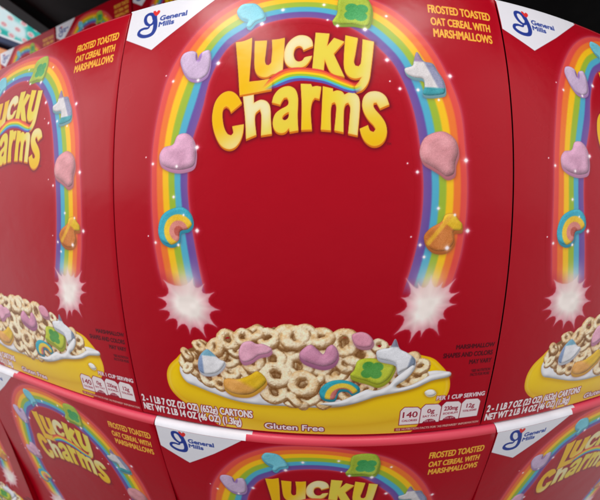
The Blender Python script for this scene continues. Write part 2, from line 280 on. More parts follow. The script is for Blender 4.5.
# ---- puffed marshmallow pictures
def puff(name, colour, who, edge=None, side=(.9, -2.4), rise=2.8, deco=None, rough=.010, seed=1):
    out = smooth(ART[name], 5); w = window(out, 7)
    if w is None: return
    X, Y = grid(w)
    E = loops(out); d = sdist(E, X, Y)
    edge = np.asarray(colour) * .68 if edge is None else edge
    lay(w, np.exp(-(np.maximum(sdist(E, X - side[0], Y - side[1]), 0) / 1.3)) * .35, c8(90, 20, 40), who, .06)
    for k in np.linspace(1, 0, 7):
        ds = sdist(E, X - side[0] * k, Y - side[1] * k)
        lay(w, cover(ds), (np.asarray(edge) * .72 + np.asarray(colour) * .28) * (1 - .08 * k), who)
    h = np.sqrt(np.clip(1 - (1 - np.clip(-d / rise, 0, 1)) ** 2, 0, 1)) * rise
    h = h + rough * 30 * (blur(cloud(X.shape, 5, seed), 2) - .5)
    gy, gx = np.gradient(h, RES); n = np.sqrt(gx * gx + gy * gy + 1)
    lit = (-gx * -.42 + -gy * .62 + .9) / n / 1.17
    speck = (cloud(X.shape, 2.2, seed + 9) - .5) * rough * 2 + (cloud(X.shape, 1.0, seed + 3) - .5) * .075 + (blur(cloud(X.shape, 16, seed + 5), 3) - .5) * .10
    base = np.broadcast_to(np.asarray(colour), X.shape + (3,)).copy()
    if deco: base = deco(X, Y, d, base)
    lay(w, cover(d + .2), np.clip(base * (.68 + .40 * lit)[..., None] + speck[..., None], 0, 1), who)

def blob(X, Y, pts, col, base, soft=1.):
    d = sdist(loops(smooth(pts, 5)), X, Y)
    a = np.clip(.5 - d / soft, 0, 1)[..., None]
    return base * (1 - a) + np.asarray(col) * a

def leaf_deco(cx, cy, r, col):
    def f(X, Y, d, base):
        a = np.zeros(X.shape)
        for q in range(4):
            an = math.radians(38 + 90 * q); x, y = cx + math.cos(an) * r * .55, cy + math.sin(an) * r * .5
            a = np.maximum(a, np.clip((r * .52 - np.hypot(X - x, (Y - y) * 1.15)) / 1.2 + .5, 0, 1))
        a = np.maximum(a, np.clip((r * .3 - np.hypot(X - cx, Y - cy)) / 1.2 + .5, 0, 1))[..., None] * .92
        return base * (1 - a) + np.asarray(col) * a
    return f

def arc_deco(cx, cy, r, cols):
    def f(X, Y, d, base):
        R = np.hypot(X - cx, (Y - cy)) / r
        for lim, col in cols:
            a = np.clip((lim - R) * r / 1.2 + .5, 0, 1)[..., None]
            base = base * (1 - a) + np.asarray(col) * a
        return base
    return f

def part_deco(fn, col, soft=1.6):
    """Recolour where fn(X, Y) is positive (mm)."""
    def f(X, Y, d, base):
        a = np.clip(fn(X, Y) / soft + .5, 0, 1)[..., None]
        return base * (1 - a) + np.asarray(col) * a
    return f

def both(*fs):
    def f(X, Y, d, base):
        for g in fs: base = g(X, Y, d, base)
        return base
    return f

def mid(name): p = np.array(ART[name]); return p.mean(0), p.min(0), p.max(0)

def draw_charms():
    R = 'rainbow/marshmallow_print'
    c, lo, hi = mid('m_horseshoe')
    puff('m_horseshoe', c8(206, 180, 208), R + '#horseshoe', c8(150, 108, 168), (.6, -2.6), seed=2,
         deco=part_deco(lambda X, Y: 4 - np.hypot((X - c[0] - 2) * 1.3, (Y - hi[1] + 5) * .6), c8(158, 120, 178)))
    puff('m_bolt', c8(120, 200, 214), R + '#bolt', c8(70, 150, 180), (.8, -2.5), seed=3)
    c, lo, hi = mid('m_clover')
    puff('m_clover', c8(168, 188, 62), R + '#clover', c8(112, 142, 42), (.8, -2.6), seed=4, deco=leaf_deco(c[0] + 3, c[1] + 2, 11, c8(62, 158, 92)))
    c, lo, hi = mid('m_unicorn')
    puff('m_unicorn', c8(214, 208, 206), R + '#unicorn', c8(70, 130, 140), (.6, -2.4), seed=5, deco=both(
        part_deco(lambda X, Y: (X - c[0]) * .8 + (Y - c[1]) * .4 - 5, c8(140, 142, 168)),
        part_deco(lambda X, Y: lo[1] + 6.5 - Y, c8(60, 150, 158)),
        part_deco(lambda X, Y: Y - hi[1] + 9, c8(150, 128, 160))))
    c, lo, hi = mid('m_balloon')
    puff('m_balloon', c8(222, 152, 156), R + '#balloon', c8(168, 92, 100), (.8, -3), 7, seed=6)
    puff('m_heart', c8(214, 160, 186), R + '#heart', c8(178, 118, 150), (.5, -3), 6, seed=7)
    c, lo, hi = mid('m_arch')
    puff('m_arch', c8(64, 170, 190), R + '#arch', c8(48, 128, 150), (.8, -2.6), seed=8,
         deco=arc_deco(c[0] + 3.5, c[1] - 4, 15, [(.98, c8(240, 196, 56)), (.62, c8(222, 140, 128)), (.3, c8(190, 92, 80))]))
    c, lo, hi = mid('m_pot')
    puff('m_pot', c8(206, 122, 58), R + '#pot', c8(168, 92, 40), (.6, -2.6), seed=9, deco=both(
        part_deco(lambda X, Y: (X - c[0]) * .55 + (Y - c[1]) * .8 - 5, c8(232, 188, 48)),
        part_deco(lambda X, Y: 1.8 - np.abs((X - c[0] + 9) * .75 - (Y - c[1]) * .62 - 2), c8(232, 172, 56))))

# ---- the bowl of cereal: a photograph printed on the card, so its own light is ink
ZB = np.full((NV, NU), -50.)
def torus_patch(x, y, R, r, tx, ty, spin, z0, seed):
    n = int((R + r + 2) / RES) + 1
    iu, iv = int(round((x - U0) / RES)), int(round((y - V0) / RES))
    a, b, c, d = max(0, iu - n), min(NU, iu + n), max(0, iv - n), min(NV, iv + n)
    if a >= b or c >= d: return None
    w = (slice(c, d), slice(a, b)); X, Y = grid(w); X = X - x; Y = Y - y
    M = np.array((Matrix.Rotation(tx, 3, 'X') @ Matrix.Rotation(ty, 3, 'Y') @ Matrix.Rotation(spin, 3, 'Z')).transposed())
    z = np.full(X.shape, R + r); hit = np.zeros(X.shape, bool)
    ph = seed * 1.7
    for _ in range(30):
        px = M[0, 0] * X + M[0, 1] * Y + M[0, 2] * z; py = M[1, 0] * X + M[1, 1] * Y + M[1, 2] * z; pz = M[2, 0] * X + M[2, 1] * Y + M[2, 2] * z
        an = np.arctan2(py, px)
        rr = r * (1 + .09 * np.sin(2 * an + ph) + .05 * np.sin(5 * an + 2 * ph))
        RR = R * (1 + .05 * np.sin(2 * an + ph * 3))
        q = np.hypot(px, py * 1.06) - RR
        s = np.hypot(q, pz) - rr
        s += .14 * np.sin(px * 1.9 + ph) * np.sin(py * 2.1 + ph) * np.sin(pz * 2.3)
        z = z - s * .85
        hit |= np.abs(s) < .12
    s = np.abs(s) < .25
    return w, np.where(s, z + z0, -99)

def draw_bowl():
    B = 'cereal_bowl'
    bowl = smooth(ART['bowl'], 6); w = window(bowl, 4); X, Y = grid(w)
    d = sdist(loops(bowl), X, Y)
    g = np.clip((Y + 212) / 70, 0, 1)
    col = c8(232, 190, 60) * (1 - g)[..., None] + c8(255, 212, 2) * g[..., None]
    sh = np.exp(-((X + 138) / 9) ** 2 - ((Y + 158) / 16) ** 2)[..., None] * .45
    col = col * (1 - sh) + c8(254, 222, 70) * sh
    rim = np.clip(1 + d / 7, 0, 1)[..., None] * .45
    col = col * (1 - rim) + c8(226, 150, 10) * rim
    lip = np.exp(-((d + 3.2) / 1.3) ** 2)[..., None] * .35 * (Y > -186)[..., None]
    col = col * (1 - lip) + c8(255, 232, 120) * lip
    foot = np.exp(-np.abs(Y + 201 - .0011 * (X - 10) ** 2) / 5)[..., None] * .30
    col = col * (1 - foot) + c8(196, 128, 12) * foot
    lay(w, cover(d), col, B)
    # milk
    milk = smooth(ART['milk'], 6); w = window(milk, 6); X, Y = grid(w)
    d = sdist(loops(milk), X, Y)
    lay(w, np.exp(-np.maximum(sdist(loops(milk), X, Y + 2.2), 0) / 1.8) * .35, c8(176, 112, 10), B + '/milk', .08)
    h = np.sqrt(np.clip(1 - (1 - np.clip(-d / 4.5, 0, 1)) ** 2, 0, 1)) * 4.5 + 3 * (blur(cloud(X.shape, 18, 3), 6) - .5)
    gy, gx = np.gradient(h, RES); lit = (gx * .3 - gy * .6 + 1) / np.sqrt(gx * gx + gy * gy + 1) / 1.2
    lay(w, cover(d), np.clip(c8(250, 248, 248) * (.66 + .36 * lit)[..., None], 0, 1), B + '/milk')
    puff('drop', c8(250, 246, 236), B + '/milk', c8(214, 190, 140), (.3, -1.0), 3, seed=3, rough=.01)
    # cereal heap
    heap = smooth(ART['heap'], 6); wh = window(heap, 16); X, Y = grid(wh)
    dh = sdist(loops(heap), X, Y)
    lay(wh, cover(dh + 3.5), c8(138, 92, 48), B + '/oat_cereal')
    rnd = random.Random(4); items = []
    lo, hi = heap.min(0), heap.max(0)
    tries = 0; E = loops(heap)
    while len(items) < 88 and tries < 4000:
        tries += 1
        x, y = rnd.uniform(lo[0], hi[0]), rnd.uniform(lo[1], hi[1])
        R = rnd.uniform(7.0, 8.6)
        if sdist(E, np.array([[x]]), np.array([[y]]))[0, 0] > -6: continue
        if any(math.hypot(x - a[0], y - a[1]) < 10.5 for a in items): continue
        items.append((x, y, R, R * rnd.uniform(.48, .56), rnd.uniform(-1.15, -.1), rnd.uniform(-.8, .8), rnd.uniform(0, 6), rnd.uniform(-9, -1) - .12 * (y + 150), rnd.random() * 9))
    for (x, y), rad in zip(ART['rings'], RING_R):
        big = rad > 10.5
        r = rad * (.345 if big else .38)
        k = 1.12 if big else 1.25; rad *= k; r *= k
        items.append((x, y, rad * .69, r, rnd.uniform(-.55, -.15) if big else rnd.uniform(-1.1, -.2), rnd.uniform(-.35, .35) if big else rnd.uniform(-.8, .8),
                      rnd.uniform(0, 6), 9 - .14 * (y + 150) + rnd.uniform(-6, 6), rnd.random() * 9))
    ID = np.zeros((NV, NU), np.int16)
    for k, it in enumerate(items):
        got = torus_patch(*it)
        if got is None: continue
        w, z = got; cur = ZB[w]; m = z > cur
        cur[m] = z[m]; ID[w][m] = k + 1
    z = ZB[wh]; idm = ID[wh]; on = idm > 0
    zs = z.copy(); zs[~on] = zs[on].min() - 2
    zr = blur(blur(zs, 1), 1) + .32 * (cloud(z.shape, 3.4, 21) - .5) + .55 * (cloud(z.shape, 7, 22) - .5) - .5 * np.clip(cloud(z.shape, 5, 23) - .72, 0, 1) * 4
    gy, gx = np.gradient(zr, RES)
    gx, gy = np.clip(gx, -3, 3), np.clip(gy, -3, 3)
    n = np.sqrt(gx * gx + gy * gy + 1)
    lit = np.clip((gx * .38 - gy * .70 + .75) / n / 1.09, 0, 1.1)
    ao = np.clip(1 - (np.maximum(blur(zs, 6), blur(zs, 14) - 1) - zs) / 14, .36, 1.06)
    hi = zs.copy()                                              # soft dark line where one piece lies over another
    for dy, dx in ((3, 0), (-3, 0), (0, 3), (0, -3), (2, 2), (2, -2), (-2, 2), (-2, -2), (5, 0)):
        hi = np.maximum(hi, np.roll(np.roll(zs, -dy, 0), -dx, 1))
    over = blur(np.clip((hi - zs - 2.6) / 4, 0, 1) * on, 1)
    ao = ao * (1 - .40 * over)
    r2 = np.random.default_rng(3); tint = r2.random(len(items) + 1)
    grain = (cloud(z.shape, 1.6, 1) - .5) * .09 + (cloud(z.shape, 4.5, 2) - .5) * .09 + (cloud(z.shape, 1.0, 5) - .5) * .035
    flat = 1 / n
    toast = np.clip(tint[idm] * .55 + (cloud(z.shape, 14, 8) - .5) * .7 + (cloud(z.shape, 4, 9) - .5) * .5 + (.62 - flat) * .7, 0, 1)[..., None]
    oat = c8(252, 232, 196) * (1 - toast) + c8(222, 172, 108) * toast
    deep = c8(158, 106, 58)
    lum = np.clip((.34 + .74 * lit) * ao, 0, 1.12)
    k = np.clip((lum - .18) / .62, 0, 1)[..., None]
    col = (deep * (1 - k) + oat * k) * np.clip(.82 + .22 * lum, 0, 1.06)[..., None] + grain[..., None]
    a = np.clip(blur(on.astype(float), 1) * 1.6 - .3, 0, 1)
    lay(wh, a, np.clip(col, 0, 1), B + '/oat_cereal', .1)
    # marshmallows on the heap
    P = B + '/marshmallow_print'
    puff('m_b_balloon', c8(234, 158, 178), P + '#balloon', seed=31)
    puff('m_b_heart', c8(236, 172, 192), P + '#heart', c8(176, 108, 138), (.4, -3.2), seed=11)
    c, lo, hi = mid('m_b_unicorn')
    puff('m_b_unicorn', c8(236, 234, 234), P + '#unicorn', c8(176, 178, 186), (.5, -2.5), seed=12, deco=both(
        part_deco(lambda X, Y: lo[0] + 5 - X, c8(142, 162, 196)), part_deco(lambda X, Y: Y - hi[1] + 7, c8(126, 178, 198))))
    c, lo, hi = mid('m_b_moon')
    puff('m_b_moon', c8(242, 196, 48), P + '#moon', c8(206, 142, 62), (.5, -3.6), 5, seed=13,
         deco=part_deco(lambda X, Y: (c[0] - X) * .5 + (c[1] - Y) * .9 + 1, c8(238, 172, 88), 5))
    puff('m_b_shoe', c8(220, 150, 178), P + '#horseshoe', c8(150, 84, 120), (.4, -3.8), 5, seed=14)
    c, lo, hi = mid('m_b_clover')
    puff('m_b_clover', c8(196, 206, 62), P + '#clover', c8(150, 152, 40), (.6, -3.6), 4, seed=15, deco=leaf_deco(c[0] - 2, c[1] + 1, 10.5, c8(78, 158, 74)))
    c, lo, hi = mid('m_b_arch')
    puff('m_b_arch', c8(54, 168, 184), P + '#arch', c8(40, 120, 140), (.4, -2.6), seed=16,
         deco=arc_deco(c[0] + 3, lo[1] + 2, 20, [(.80, c8(240, 206, 70)), (.55, c8(222, 130, 122)), (.32, c8(232, 224, 214))]))
    c, lo, hi = mid('m_b_uni2')
    puff('m_b_uni2', c8(234, 234, 236), P + '#unicorn2', c8(168, 172, 182), (.6, -3), seed=17, deco=both(
        part_deco(lambda X, Y: (X - c[0]) * .8 - (Y - c[1]) * .2 - 11, c8(132, 144, 164)), part_deco(lambda X, Y: Y - hi[1] + 8, c8(140, 140, 158))))
    # milk splash in front, on the right
    sp = smooth(ART['splash'], 5); w = window(sp, 5); X, Y = grid(w); d = sdist(loops(sp), X, Y)
    lay(w, np.exp(-np.maximum(sdist(loops(sp), X, Y + 2.0), 0) / 1.5) * .35, c8(150, 96, 24), B + '/milk')
    h = np.sqrt(np.clip(1 - (1 - np.clip(-d / 4, 0, 1)) ** 2, 0, 1)) * 4 + 2.4 * (blur(cloud(X.shape, 14, 6), 4) - .5)
    gy, gx = np.gradient(h, RES); lit = (gx * .35 - gy * .6 + 1) / np.sqrt(gx * gx + gy * gy + 1) / 1.2
    lay(w, cover(d), np.clip(c8(250, 248, 247) * (.66 + .36 * lit)[..., None], 0, 1), B + '/milk')

def stroke(path, widths, col, who, shade=False, n=14):
    p = smooth(path, n, False); wd = np.interp(np.linspace(0, 1, len(p)), np.linspace(0, 1, len(widths)), widths)
    w = window(p, max(widths) + 3)
    if w is None: return
    X, Y = grid(w); best = np.full(X.shape, 1e9)
    for (ax, ay), (bx, by), r1, r2 in zip(p[:-1], p[1:], wd[:-1], wd[1:]):
        dx, dy = bx - ax, by - ay; t = np.clip(((X - ax) * dx + (Y - ay) * dy) / (dx * dx + dy * dy + 1e-9), 0, 1)
        best = np.minimum(best, np.hypot(X - ax - t * dx, Y - ay - t * dy) - (r1 + (r2 - r1) * t))
    c = np.broadcast_to(np.asarray(col), X.shape + (3,))
    if shade:
        r = max(widths); h = np.sqrt(np.clip(1 - (1 - np.clip(-best / r, 0, 1)) ** 2, 0, 1)) * r
        gy, gx = np.gradient(h, RES); lit = (gx * .3 - gy * .7 + 1) / np.sqrt(gx * gx + gy * gy + 1) / 1.25
        c = np.clip(c * (.68 + .36 * lit)[..., None], 0, 1)
    lay(w, cover(best), c, who)

# ---- brand lettering, title, small print
def glyph_edges(body):
    cu = bpy.data.curves.new('lettering_source', 'FONT'); cu.body = body; cu.resolution_u = 4
    o = bpy.data.objects.new('lettering_source', cu); COL.objects.link(o)
    bpy.context.view_layer.update()
    ev = o.evaluated_get(bpy.context.evaluated_depsgraph_get()); me = ev.to_mesh()
    cnt = {}
    for p in me.polygons:
        for e in p.edge_keys: cnt[e] = cnt.get(e, 0) + 1
    co = [(v.co.x, v.co.y) for v in me.vertices]
    ed = np.array([(co[a], co[b]) for (a, b), k in cnt.items() if k == 1])
    ev.to_mesh_clear(); bpy.data.objects.remove(o); bpy.data.curves.remove(cu)
    return ed

CAP = None
def small_print(body, x0, x1, y, cap, col, who, bold=.0, rim=None, rim_w=0., slant=0.):
    global CAP
    if CAP is None:
        e = glyph_edges('H'); CAP = e[..., 1].max() - e[..., 1].min()
    E = glyph_edges(body)
    lo, hi = E[..., 0].min(), E[..., 0].max()
    E = E.copy(); E[..., 0] = x0 + (E[..., 0] - lo) / (hi - lo) * (x1 - x0); E[..., 1] = y + E[..., 1] / CAP * cap
    E[..., 0] += slant * (E[..., 1] - y)
    w = window(E.reshape(-1, 2), 2.5 + rim_w)
    if w is None: return
    X, Y = grid(w); d = sdist(E, X, Y)
    if rim is not None: lay(w, np.clip(.5 - (d - bold - rim_w) / .8, 0, 1), rim, who, .05)
    lay(w, cover(d - bold), col, who, .03)

def draw_title():
    T = 'title_lettering'
    amber, lemon, cream = c8(234, 182, 8), c8(226, 206, 70), c8(230, 220, 168)
    ramps = {'L': (amber, amber, c8(228, 190, 70), (1, -.6)), 'u': (amber, amber, cream, (.8, -.8)), 'c': (cream, cream, lemon, (.4, -.6)),
             'k': (lemon, lemon, lemon, (0, 1)), 'y': (c8(236, 200, 30), lemon, cream, (.9, -.5)),
             'C': (amber, amber, cream, (.3, -1)), 'h': (cream, cream, lemon, (.2, -1)), 'a': (lemon, lemon, c8(228, 202, 60), (0, -1)),
             'r': (lemon, c8(230, 200, 50), c8(234, 192, 20), (0, -1)), 'm': (c8(232, 196, 30), c8(228, 208, 70), cream, (1, .1)), 's': (cream, c8(232, 198, 50), amber, (0, -1))}
    order = 'Charms' + 'Lucky'
    # dark shadow ground behind every letter
    for ch in ramps:
        o = corners_kept(ART[ch]); w = window(o, 9); X, Y = grid(w); E = loops(o)
        d = sdist(E, X - .5, Y + 1.8)
        lay(w, np.exp(-(np.maximum(d, 0) / 1.9) ** 1.3) * .72, c8(92, 4, 20), T, .06)
    def letter(ch):
        o = corners_kept(ART[ch]); ls = [o]
        if ch == 'a': ls.append(smooth(ART['a_hole'], 5))
        E = loops(*ls); w = window(o, 4); X, Y = grid(w)
        for k in (1, .66, .33):                       # thick lower edge of the drawn letter
            lay(w, cover(sdist(E, X - .2 * k, Y + 1.7 * k)), c8(206, 112, 16), T)
        d = sdist(E, X, Y)
        c1, c2, c3, dr = ramps[ch]; lo, hi = o.min(0), o.max(0)
        q = ((X - lo[0]) / (hi[0] - lo[0]) - .5) * dr[0] + ((Y - lo[1]) / (hi[1] - lo[1]) - .5) * dr[1]
        q = np.clip(q / (abs(dr[0]) + abs(dr[1])) + .5, 0, 1)[..., None]
        col = np.where(q < .5, c1 + (c2 - c1) * q * 2, c2 + (c3 - c2) * (q * 2 - 1))
        rim = np.exp(-np.maximum(-d, 0) / 1.0)[..., None] * .55
        col = col * (1 - rim) + c8(240, 178, 70) * rim
        lay(w, cover(d), col, T)
    for ch in 'Charms': letter(ch)
    for ch in 'Lucky': letter(ch)
    # small rainbow ribbon under the first word
    pts = np.array(ART['rib_top'] + ART['rib_bot']); w = window(pts, 4); X, Y = grid(w)
    t, al, off = ribbon_field(ART['rib_top'], ART['rib_bot'], X, Y, 260)
    d = np.maximum(-t, t - 1) * 14
    fade = np.clip(al / .13, 0, 1) * np.clip((1 - al) / .10, 0, 1) * np.clip((3 - off) / 2, 0, 1)
    lay(w, np.clip(.5 - (d - .3) / .9, 0, 1) * fade, band_colours(t), T + '/ribbon', .06)
    small_print('TM', ART['tm'][0][0], ART['tm'][1][0], ART['tm'][0][1], 1.9, c8(96, 10, 26), T, .05)

def draw_corner():
    Cn = 'brand_corner'
    p = np.array(ART['corner'], float); p[:, 0] = np.maximum(p[:, 0], -190)
    tip_l, tip = np.array([-181.3, 177.6]), np.array([-145.4, 158.1])
    poly = np.array([(-190, 220), (-190, 181.6), tip_l, tip, (-112.9, 180.2), (-61, 220)])
    w = window(poly, 3); X, Y = grid(w); d = sdist(loops(poly), X, Y)
    lay(w, np.exp(-np.maximum(d, 0) / 1.0) * .3, c8(96, 6, 24), Cn, .08)
    lay(w, cover(d), c8(228, 226, 230), Cn)
    blue = c8(40, 60, 142)
    stroke(ART['emblem1'], [2.4, 2.0, 1.7, 1.9, 1.9, 1.7, 1.3, 1.4, 1.8, 2.0], blue, Cn + '/emblem')
    stroke(ART['emblem2'], [1.9, 2.4, 2.4, 2.2, 1.9, 1.9, 1.8, 1.6, 1.4, 1.2, .9], blue, Cn + '/emblem')
    hp = smooth(ART['heart'], 5); w = window(hp, 2); X, Y = grid(w)
    lay(w, cover(sdist(loops(hp), X, Y) - .2), c8(222, 52, 48), Cn + '/emblem')

def draw_texts():
    yel, wht = c8(240, 180, 60), c8(240, 226, 226)
    for kind, body, a, b, top in TEXT:
        x0, x1 = a[0], b[0]; y = (a[1] + b[1]) / 2; cap = top[1] - a[1]
        if kind == 'product': small_print(body, x0 + .6, x1, y, cap * .95, yel, 'product_lettering', .36)
        elif kind == 'brand': small_print(body, x0, x1, y, cap * .60, c8(52, 72, 150), 'brand_corner/lettering', .36)
        elif kind == 'warning': small_print(body, x0, x1, y, cap, c8(78, 4, 18), 'notice_lettering', .26 if cap > 3.5 else .12)
        elif kind == 'weight': small_print(body, x0, x1, y, cap * .92, c8(244, 236, 232), 'weight_lettering', .40, c8(150, 24, 40), .75)
        elif kind == 'gluten': small_print(body, x0, x1, y, cap * .86, wht, 'claim_lettering', .30, c8(122, 20, 40), .9)
        else: small_print(body, x0, x1, y + .6, cap * .92, wht, 'nutrition_panel/lettering', .22, c8(150, 20, 40), .5)
    N = 'nutrition_panel'
    dark = c8(150, 20, 44)
    facts = [('140', 'CALORIES', None), ('0g', 'SAT FAT', '0% DV'), ('230mg', 'SODIUM', '10% DV'), ('12g', 'TOTAL SUGARS', None)]
    for (big, small, foot), key in zip(facts, ('nut1', 'nut2', 'nut3', 'nut4')):
        q = np.array(ART[key]); lo = q.min(0); hi = q.max(0)
        xa, xb = lo[0] + .8, lo[0] + 20.6
        ya, yb = lo[1] + 1, hi[1] - 2.6
        ch = 3.6
        tag = np.array([(xa, ya), (xb, ya), (xb, yb - ch), (xb - ch * .5, yb - ch * .4), (xb - ch, yb), (xa + ch, yb + .8), (xa + ch * .5, yb - ch * .3), (xa, yb - ch)])
        w = window(tag, 3); X, Y = grid(w); d = sdist(loops(tag), X, Y)
        lay(w, cover(d - .8), dark, N); lay(w, cover(d), c8(236, 222, 220), N)
        cx = (xa + xb) / 2; hw = 6.2 if big == '140' else (2.6 if len(big) == 2 else (3.2 if len(big) == 3 else 6.0))
        cp = 6.8 if big == '140' else 4.8
        small_print(big, cx - hw - 1, cx + hw + 1, yb - 5 - cp, cp, dark, N + '/lettering', .18)
        small_print(small, cx - 7.6, cx + 7.6, yb - 10.0 - cp, 2.3, dark, N + '/lettering', .08)
        if foot:
            r = 7.8; d = np.hypot(X - cx, (Y - ya + 2.9) * 1.05) - r
            d = np.maximum(d, ya - Y); lay(w, cover(d), dark, N)
            small_print(foot, cx - 5, cx + 5, ya + 1.2, 2.1, c8(240, 226, 226), N + '/lettering', .04)
    bar = np.array([(88, -208.6), (178, -208.6), (178, -204.4), (88, -204.4)])
    w = window(bar, 2); X, Y = grid(w)
    lay(w, cover(sdist(loops(bar), X, Y)), c8(160, 26, 40), N)
    small_print('SEE NUTRITION FACTS FOR "AS PREPARED" INFORMATION', 89.5, 177, -207.5, 2.3, c8(236, 214, 190), N + '/lettering', .06)

draw_rainbow()
burst(ART['burst_l'], ART['burst_lc'][0], 'starburst')
burst(ART['burst_r'], ART['burst_rc'][0], 'starburst#2')
draw_corner()
draw_bowl()
draw_charms()
draw_title()
draw_texts()
for k, ((x, y), r) in enumerate(zip(ART['sparkles'], SPARK_R)):
    iu, iv = int((x - U0) / RES), int((y - V0) / RES)
    iu, iv, m = min(max(iu, 0), NU - 1), min(max(iv, 0), NV - 1), int(7 * r / RES)
    o = OWNERS[OWN[iv, iu]]
    if o is None and (OWN[max(0, iv - m):iv + m, max(0, iu - m):iu + m] == OWNERS.index('rainbow')).any(): o = 'rainbow'
    sparkle(x, y, r, o, k)

LIN = np.where(INK <= .04045, INK / 12.92, ((INK + .055) / 1.055) ** 2.4)
RED_LIN = np.where(RED <= .04045, RED / 12.92, ((RED + .055) / 1.055) ** 2.4)

# ------------------------------------------------------------------ materials
def node_mat(name):
    m = bpy.data.materials.new(name); m.use_nodes = True
    nt = m.node_tree; return m, nt, nt.nodes['Principled BSDF']

def card_finish(nt, b, rough=.25):
    """Gloss-varnished card: broad rub marks in the varnish and a faint waviness of the board."""
    N, L = nt.nodes, nt.links
    tc = N.new('ShaderNodeTexCoord')
    n1 = N.new('ShaderNodeTexNoise'); n1.inputs['Scale'].default_value = 9; n1.inputs['Detail'].default_value = 5
    L.new(tc.outputs['Object'], n1.inputs['Vector'])
    mr = N.new('ShaderNodeMapRange'); mr.inputs['To Min'].default_value = rough - .07; mr.inputs['To Max'].default_value = rough + .09
    L.new(n1.outputs['Fac'], mr.inputs['Value']); L.new(mr.outputs['Result'], b.inputs['Roughness'])
    n2 = N.new('ShaderNodeTexNoise'); n2.inputs['Scale'].default_value = 26; n2.inputs['Detail'].default_value = 3
    L.new(tc.outputs['Object'], n2.inputs['Vector'])
    n3 = N.new('ShaderNodeTexNoise'); n3.inputs['Scale'].default_value = 900; n3.inputs['Detail'].default_value = 2
    L.new(tc.outputs['Object'], n3.inputs['Vector'])
    ad = N.new('ShaderNodeMath'); ad.operation = 'MULTIPLY_ADD'; ad.inputs[1].default_value = .012
    L.new(n3.outputs['Fac'], ad.inputs[0]); L.new(n2.outputs['Fac'], ad.inputs[2])
    bp = N.new('ShaderNodeBump'); bp.inputs['Strength'].default_value = .12; bp.inputs['Distance'].default_value = .006
    L.new(ad.outputs[0], bp.inputs['Height']); L.new(bp.outputs['Normal'], b.inputs['Normal'])
    b.inputs['Specular IOR Level'].default_value = .11

def make_print_mat():
    m, nt, b = node_mat('printed_card')
    at = nt.nodes.new('ShaderNodeAttribute'); at.attribute_name = 'ink'
    nt.links.new(at.outputs['Color'], b.inputs['Base Color']); card_finish(nt, b); return m

def make_red_mat():
    m, nt, b = node_mat('red_card')
    b.inputs['Base Color'].default_value = (*RED_LIN, 1); card_finish(nt, b); return m

def plain(name, col, rough=.5, metal=0., vary=.25, scale=14):
    m, nt, b = node_mat(name); N, L = nt.nodes, nt.links
    tc = N.new('ShaderNodeTexCoord'); n = N.new('ShaderNodeTexNoise'); n.inputs['Scale'].default_value = scale; n.inputs['Detail'].default_value = 6
    L.new(tc.outputs['Object'], n.inputs['Vector'])
    cr = N.new('ShaderNodeValToRGB')
    cr.color_ramp.elements[0].position = .3; cr.color_ramp.elements[1].position = .7
    cr.color_ramp.elements[0].color = (*[c * (1 - vary) for c in col], 1); cr.color_ramp.elements[1].color = (*[min(1, c * (1 + vary)) for c in col], 1)
    L.new(n.outputs['Fac'], cr.inputs['Fac']); L.new(cr.outputs['Color'], b.inputs['Base Color'])
    b.inputs['Roughness'].default_value = rough; b.inputs['Metallic'].default_value = metal
    return m

def make_lit_edge_mat():
    m, nt, b = node_mat('lit_edge_red_card'); N, L = nt.nodes, nt.links        # overhead highlight on the top edge, put into its colour
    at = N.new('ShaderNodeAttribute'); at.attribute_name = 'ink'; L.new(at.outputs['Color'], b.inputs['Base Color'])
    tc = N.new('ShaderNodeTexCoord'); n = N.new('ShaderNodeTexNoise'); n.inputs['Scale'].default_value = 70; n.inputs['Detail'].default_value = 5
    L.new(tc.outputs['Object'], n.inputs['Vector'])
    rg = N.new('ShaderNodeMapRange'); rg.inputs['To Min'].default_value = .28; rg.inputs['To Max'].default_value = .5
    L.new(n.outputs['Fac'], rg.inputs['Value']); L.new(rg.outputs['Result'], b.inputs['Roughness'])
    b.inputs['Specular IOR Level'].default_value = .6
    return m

PRINT, REDM, LIT_EDGE, PAPER = make_print_mat(), make_red_mat(), make_lit_edge_mat(), plain('white_card', (.76, .75, .78), .4, 0, .06, 40)

# ------------------------------------------------------------------ cartons
def world(x, y, depth): return np.stack([x, depth, y], -1)     # x right, y up, depth away from the shopper

def mesh_object(name, co, faces, mat, parent=None, smooth_shade=True, ink=None):
    me = bpy.data.meshes.new(name)
    co = np.asarray(co, np.float32); faces = np.asarray(faces, np.int32)
    me.vertices.add(len(co)); me.vertices.foreach_set('co', co.ravel())
    k = faces.shape[1]
    me.loops.add(faces.size); me.loops.foreach_set('vertex_index', faces.ravel())
    me.polygons.add(len(faces)); me.polygons.foreach_set('loop_start', np.arange(0, faces.size, k, dtype=np.int32))
    me.polygons.foreach_set('use_smooth', np.full(len(faces), smooth_shade))
    if ink is not None:
        at = me.color_attributes.new('ink', 'FLOAT_COLOR', 'POINT')
        at.data.foreach_set('color', np.concatenate([ink, np.ones((len(ink), 1))], 1).astype(np.float32).ravel())
    me.materials.append(mat); me.update(); me.validate()
    o = bpy.data.objects.new(name, me); COL.objects.link(o)
    if parent is not None: o.parent = parent
    return o

def thing(name, label, cat, loc=(0, 0, 0), group=None):
    o = bpy.data.objects.new(name, None); o.empty_display_size = .05; COL.objects.link(o)
    o.location = loc; o['label'] = label; o['category'] = cat
    if group: o['group'] = group
    return o

